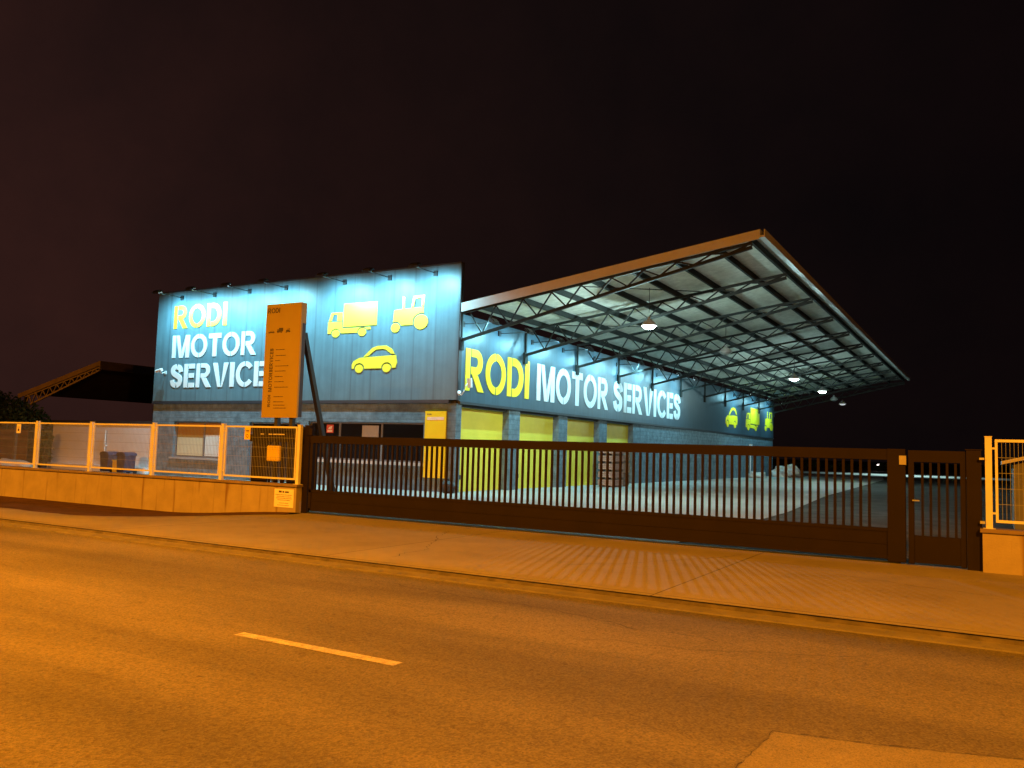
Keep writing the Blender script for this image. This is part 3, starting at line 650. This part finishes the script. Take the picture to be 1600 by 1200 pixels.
# cameras
def cctv(loc, d, label):
    P = Vector(loc); D = Vector(d); t = thing('security_camera', label, 'camera', loc)
    MB().bar(P, P+D*.04, .14, .14).build('wall_plate', postr, t)
    MB().tube([P+D*.04, P+D*.22+Vector((0,0,-.05)), P+D*.34+Vector((0,0,.02))], .025, 8).build('bracket', postr, t)
    S = Vector((D.y, D.x, 0)); MB().tube([P+D*.34+S*-.16+Vector((0,0,.1)), P+D*.34+S*.2+Vector((0,0,.03))], .075, 10).build('housing', postr, t)
cctv((-32.72, YB, 4.64), (0,-1,0), 'white security camera left of the word SERVICES on the front sign')
t = thing('security_camera', 'white camera on a curved bracket at the street corner of the side wall', 'camera', (XS, 25.3, 3.9))
MB().tube([(XS+.06,25.12,3.55), (XS+.25,25.0,3.5), (XS+.36,24.98,3.62), (XS+.38,25.08,3.85), (XS+.42,25.18,3.95)], .022, 8).build('bracket', postr, t)
MB().tube([(XS+.42,25.22,4.12), (XS+.44,25.26,3.78)], [.10,.085], 12).build('housing', postr, t)
MB().tube([(XS+.04,25.12,3.55), (XS+.12,25.06,3.62)], .07, 10).build('wall_plate', postr, t)

# ------------------------------------------------------------------ things in the yard
def crate(x0, x1, y0, y1, z0, z1, label, m, grp):
    t = thing('wooden_crate', label, 'crate', ((x0+x1)/2, (y0+y1)/2, z0), grp); n = 3; hh = (z1-z0-.10)/n
    mb = MB()
    for i in range(n):
        a = z0+.08+i*hh; b = a+hh-.012
        mb.box(x0, x1, y0, y0+.02, a, b); mb.box(x0, x1, y1-.02, y1, a, b); mb.box(x0, x0+.02, y0+.021, y1-.021, a, b); mb.box(x1-.02, x1, y0+.021, y1-.021, a, b)
    mb.build('boards', m, t)
    mb = MB(); mb.box(x0+.025, x1-.025, y0+.025, y1-.025, z1-.04, z1-.01)
    for xx in (x0+.05, (x0+x1)/2-.05, x1-.15): mb.box(xx, xx+.10, y0+.03, y1-.03, z0, z0+.078)
    mb.box(x0+.022, x1-.022, y0+.022, y1-.022, z0+.0781, z0+.1); mb.build('pallet_base', woodd, t)
names = ['bottom', 'second from the ground', 'middle', 'fourth from the ground', 'topmost']
for i in range(5): crate(-16.12+random.uniform(-.02,.02), -15.30+random.uniform(-.02,.02), 36.2, 37.35, .0+i*.372, .368+i*.372, 'pinkish wooden crate, %s in the nearer stack before the yellow doors' % names[i], woodm, 'stacked crates in front of the roller doors')
n2 = ['bottom', 'middle', 'top']
for i in range(3): crate(-16.2+random.uniform(-.03,.03), -15.45, 37.45, 38.5, i*.58, .575+i*.58, 'darker brown crate, %s one of the stack behind the pinkish crates' % n2[i], woodd if i == 0 else mat('brown_board', (.30, .22, .16), .8, var=.2), 'darker crates in the farther stack')
t = thing('wrapped_sheet', 'grey plastic wrapped roll leaning behind the crates by the last yellow door', 'roll', (-15.9, 38.9, 0))
MB().tube([(-15.95,38.75,.0), (-15.9,38.9,.9), (-15.85,38.85,1.75)], [.10,.18,.13], 10).build('roll', greyb, t, smooth=True)
MB().tube([(-15.91,38.88,.72), (-15.91,38.88,.80)], [.195,.195], 10).build('strap', blackm, t)
# dark sack at the corner
def lump(c, r, n=2, seed=1, amp=.25):
    mb = MB(); bmesh.ops.create_icosphere(mb.bm, subdivisions=n+1, radius=1)
    rnd = random.Random(seed); ph = [rnd.uniform(0, 6) for _ in range(9)]
    for v in mb.bm.verts:
        p = v.co; d = 1+amp*(math.sin(p.x*4+ph[0])*math.sin(p.y*5+ph[1])+.6*math.sin(p.z*7+ph[2]+p.x*6)+.4*math.sin(p.y*13+ph[3]+p.z*5))
        v.co = Vector((c[0]+p.x*d*r[0], c[1]+p.y*d*r[1], max(0.0, c[2]+p.z*d*r[2])))
    return mb
t = thing('rubbish_sack', 'black sack slumped at the foot of the street corner of the building', 'sack', (XS+.25, 24.9, 0))
lump((XS-.02, 24.72, .2), (.26, .20, .26), 2, 3).build('sack', blackm, t, smooth=True); MB().tube([(XS-.02,24.72,.40), (XS+.02,24.7,.52)], [.03,.05], 7).build('knot', blackm, t)
t = thing('covered_pile', 'crumpled pale tarpaulin over a heap by the far end of the building', 'tarpaulin', (-15.0, 72, 0))
lump((-15.0, 72.0, .15), (1.15, 1.0, .80), 3, 5, .22).build('tarpaulin', tarpm, t); lump((-14.2, 71.5, .1), (.55, .7, .25), 2, 8).build('debris', woodd, t)
t = thing('downpipe', 'white pipe with a hopper running down the far side wall', 'pipe', (XS+.08, 66.8, 0))
MB().tube([(XS+.08,66.8,.1), (XS+.08,66.8,2.3)], .05, 8).build('pipe', postr, t); MB().box(XS+.0, XS+.2, 66.65, 66.95, 2.3, 2.6).build('hopper', postr, t)
tag(lump((XS+.75, 66.2, .1), (.7, .9, .35), 2, 12).build('sand_sack', tarpm, smooth=True), 'small white heap at the foot of the far downpipe', 'sack')
t = thing('wall_lamp', 'tiny white round lamp on the side blockwork behind the gate bars', 'lamp', (XS, 47.7, 1.95))
MB().lathe((XS+.06, 47.7, 1.85), [(.001,0), (.10,.02), (.12,.1), (.10,.18), (.001,.2)], 12).build('globe', postr, t, smooth=True); MB().box(XS-.03, XS+.02, 47.62, 47.78, 1.84, 2.08).build('wall_plate', postr, t)

# ------------------------------------------------------------------ neighbours on the left
t = thing('boundary_wall', 'pale grey boundary wall left of the workshop behind the fence', 'wall', (-37, 25.3, 0))
MB().box(-41.3, -33.56, 25.2, 25.4, -.2, 2.30).build('wall', neiw, t); MB().box(-41.35, -33.56, 25.15, 25.45, 2.301, 2.42).build('coping', neid, t)
MB().box(-41.3, -33.56, 24.9, 25.198, -.2, .28).build('plinth', neiw, t)
t = thing('wall_pipe', 'thin white pipe standing against the pale boundary wall', 'pipe', (-36.9, 25.1, 0)); MB().tube([(-36.9,25.1,.3), (-36.9,25.1,1.95)], .03, 8).build('pipe', postr, t); MB().box(-36.96, -36.84, 25.08, 25.19, 1.2, 1.26).build('clip', postr, t)
for x, lb in ((-35.15, 'dark blue wheeled bin, left one by the pale boundary wall'), (-33.95, 'dark blue wheeled bin, right one next to the building corner')):
    t = thing('wheeled_bin', lb, 'bin', (x, 24.2, 0), 'blue bins by the boundary wall')
    mb = MB(); mb.prism([(-.24,.08), (.24,.08), (.30,.82), (-.30,.82)], lambda u, v, q, x=x: (x+u, 24.2-.27+q, v), .54); mb.build('bin_body', binm, t)
    MB().prism([(-.32,.821), (.32,.821), (.28,.93), (.12,.98), (-.12,.98), (-.28,.93)], lambda u, v, q, x=x: (x+u, 24.2-.30+q, v), .62).build('lid', binm, t)
    for s in (-.24, .24): MB().tube([(x+s-.03,24.5,.09), (x+s+.03,24.5,.09)], .09, 12).build('wheel', blackm, t)
t = thing('yellow_box', 'small yellow container between the two blue bins', 'box', (-34.55, 24.2, 0)); MB().box(-34.72, -34.40, 24.05, 24.4, 0, .55).build('box', signp, t, bevel=.02); MB().box(-34.74, -34.38, 24.03, 24.42, .551, .60).build('lid', signp, t)
# open shed with lattice girders, far left
Y0 = 45.0; xa, za, xb, zb = -79.6, 5.45, -67.5, 8.25; sl_ = (zb-za)/(xb-xa); zz = lambda x: za+(x-xa)*sl_
S = thing('open_shed', 'open sided neighbouring shed with a sloping roof on lattice girders', 'shed', (-74, Y0, 0))
MB().quad((xa,Y0,zz(xa)), (xb,Y0,zz(xb)), (xb,Y0+40,zz(xb)), (xa,Y0+40,zz(xa))).prism([(xa,zz(xa)+.01), (xb,zz(xb)+.01), (xb,zz(xb)-.42), (xa,zz(xa)-.42)], lambda u, v, q: (u, Y0-.05-q, v), .05).build('roof', neir, S)
MB().box(xb, xb+.12, Y0-.1, Y0+40, zb-.75, zb).build('eaves_fascia', neir, S)
for y in (Y0+.1, Y0+14, Y0+28):
    mb = MB(); A = xa+1.0; top = lambda x: zz(x)-.47; bt = lambda x: zz(xa)-1.5+(x-xa)*(zz(xb)-.75-(zz(xa)-1.5))/(xb-xa)
    mb.bar((A,y,bt(A)), (xb-.2,y,bt(xb-.2)), .13); mb.bar((A,y,top(A)), (xb-.2,y,top(xb-.2)), .13); n = 10
    for j in range(n):
        x0, x1 = A+(xb-.4-A)*j/n, A+(xb-.4-A)*(j+1)/n; mb.bar((x0,y,bt(x0)), ((x0+x1)/2,y,top((x0+x1)/2)), .09); mb.bar(((x0+x1)/2,y,top((x0+x1)/2)), (x1,y,bt(x1)), .09)
    mb.build('truss', mat('shed_steel', (.42, .33, .25), .6), S)
for y in (Y0+.1, Y0+14, Y0+28):
    MB().bar((xa+1, y, -.3), (xa+1, y, zz(xa+1)-.45), .2).build('column', neid, S)
MB().box(-84, -66, Y0+40.1, Y0+40.3, -.3, 6).build('rear_wall', neid, S)
# brown screen fence and a bush behind the left end of the mesh fence
t = thing('board_screen', 'brown horizontal board screen behind the far left mesh fence', 'fence', (-44, 24, 0))
mb = MB()
for k_ in range(7): mb.box(-56, -41.4, 23.98+(.01 if k_ % 2 else 0), 24.02, -.2+k_*.3, -.2+k_*.3+.28)
mb.build('boards', mat('brown_boards', (.16, .085, .045), .85, var=.3, vscale=2, stretch=(.3,1,3)), t)
for x in (-55.5, -52.2, -48.9, -45.6, -42.3): MB().box(x-.06, x+.06, 23.86, 23.975, -.2, 2.0).build('post', woodd, t)
t = thing('pale_car_cover', 'low pale covered heap at the foot of the brown board screen', 'tarpaulin', (-38.5, 21.5, 0))
lump((-38.3, 21.5, .1), (1.3, .8, .42), 3, 21, .12).build('cover', tarpm, t, smooth=True); MB().tube([(-39.4,20.9,.15), (-37.2,20.9,.15)], .025, 6).build('tie_rope', blackm, t)
def tree(name, label, cat, loc, trunk_h, blobs, nleaf, ls, seed):
    r = random.Random(seed); t = thing(name, label, cat, loc); L = Vector(loc)
    mb = MB(); mb.tube([L+Vector((0,0,-.3)), L+Vector((.1,.05,trunk_h*.6)), L+Vector((0,0,trunk_h))], [.16,.12,.06], 8)
    for (c, rad) in blobs: mb.tube([L+Vector((0,0,trunk_h*.5)), L+Vector(c)*.7+Vector((0,0,trunk_h*.2)), L+Vector(c)], [.06,.04,.015], 6)
    mb.build('trunk', barkm, t)
    mb = MB()
    for i in range(nleaf):
        c, rad = r.choice(blobs); d = Vector((r.gauss(0,1), r.gauss(0,1), r.gauss(0,1))).normalized()*(r.random()**.45)
        p = L+Vector(c)+Vector((d.x*rad[0], d.y*rad[1], d.z*rad[2]))
        a = Vector((r.gauss(0,1), r.gauss(0,1), r.gauss(0,.7))).normalized()*ls*r.uniform(.6,1.3); b = a.cross(Vector((r.gauss(0,1), r.gauss(0,1), r.gauss(0,1)))).normalized()*ls*.45
        mb.quad(p-a, p+b, p+a, p-b)
    mb.build('crown', leafm, t)
tree('bushy_tree', 'dark green bushy tree rising behind the far left fence', 'tree', (-47.6, 27, 0), 2.6,
     [((-4.5,0,2.6),(2.2,1.6,1.6)), ((-2.3,.3,2.9),(1.7,1.5,1.2)), ((0,0,2.3),(1.8,1.5,1.3)), ((1.4,-.2,1.9),(1.4,1.2,1.2)), ((-3.4,0,3.6),(1.1,1,.8)), ((2.2,0,1.6),(.9,.8,.9))], 9000, .13, 4)
tree('small_shrub', 'small dark shrub against the left end of the pale boundary wall', 'shrub', (-40.8, 24.5, 0), 1.0, [((0,0,.9),(.55,.4,.7)), ((.2,0,1.5),(.3,.3,.4))], 900, .07, 9)

# ------------------------------------------------------------------ right: pale hut behind the fence; far lamp, far shrubs
t = thing('small_hut', 'pale hut with a sloping roof seen through the right hand mesh fence', 'hut', (2.5, 24, 0))
mb = MB(); mb.prism([(.40,0), (4.4,0), (4.4,1.75), (2.4,2.15), (.40,1.62)], lambda u, v, q: (u, 24+q, v-.02), 3.0); mb.build('wall', mat('hut_wall', (.20, .21, .22), .8), t)
mb = MB(); mb.prism([(.15,1.60), (2.4,2.19), (4.65,1.60), (4.65,1.68), (2.4,2.29), (.15,1.68)], lambda u, v, q: (u, 23.8+q, v), 3.4); mb.build('roof', neiw, t)
MB().box(1.2, 2.0, 23.97, 23.995, 0, 1.5).build('door', neid, t)
t = thing('far_lamp', 'tiny glowing white lamp far beyond the yard on the horizon', 'lamp', (-15.53, 140, 0))
MB().tube([(-15.53,140,-.3), (-15.53,140,.75)], .04, 6).build('pole', steel, t)
mb = MB(); bmesh.ops.create_icosphere(mb.bm, subdivisions=2, radius=.16, matrix=Matrix.Translation((-15.53,140,.9))); mb.build('globe', farl, t, smooth=True)
l = bpy.data.lights.new('field_light', 'SPOT'); l.energy = 8500; l.color = LEDW; l.spot_size = math.radians(120); l.spot_blend = 1; l.shadow_soft_size = .3
o = bpy.data.objects.new('field_light', l); COL.objects.link(o); o.location = (-9, 106, 9)
for (x, y, s, lb) in ((-24, 128, 1.0, 'dark low shrub at the far field edge just right of the building'), (-19.5, 130, .8, 'small dark shrub at the far field edge left of the tiny lamp'), (-12.5, 129, 1.1, 'dark shrub at the far field edge right of the tiny lamp')):
    tree('field_shrub', lb, 'shrub', (x, y, 0), .8*s, [((0,0,.9*s),(1.4*s,1.0*s,.7*s)), ((1.2*s,0,.7*s),(1.1*s,.9*s,.5*s)), ((-1.3*s,0,.6*s),(1.0*s,.8*s,.45*s))], 500, .22, int(x*-3))
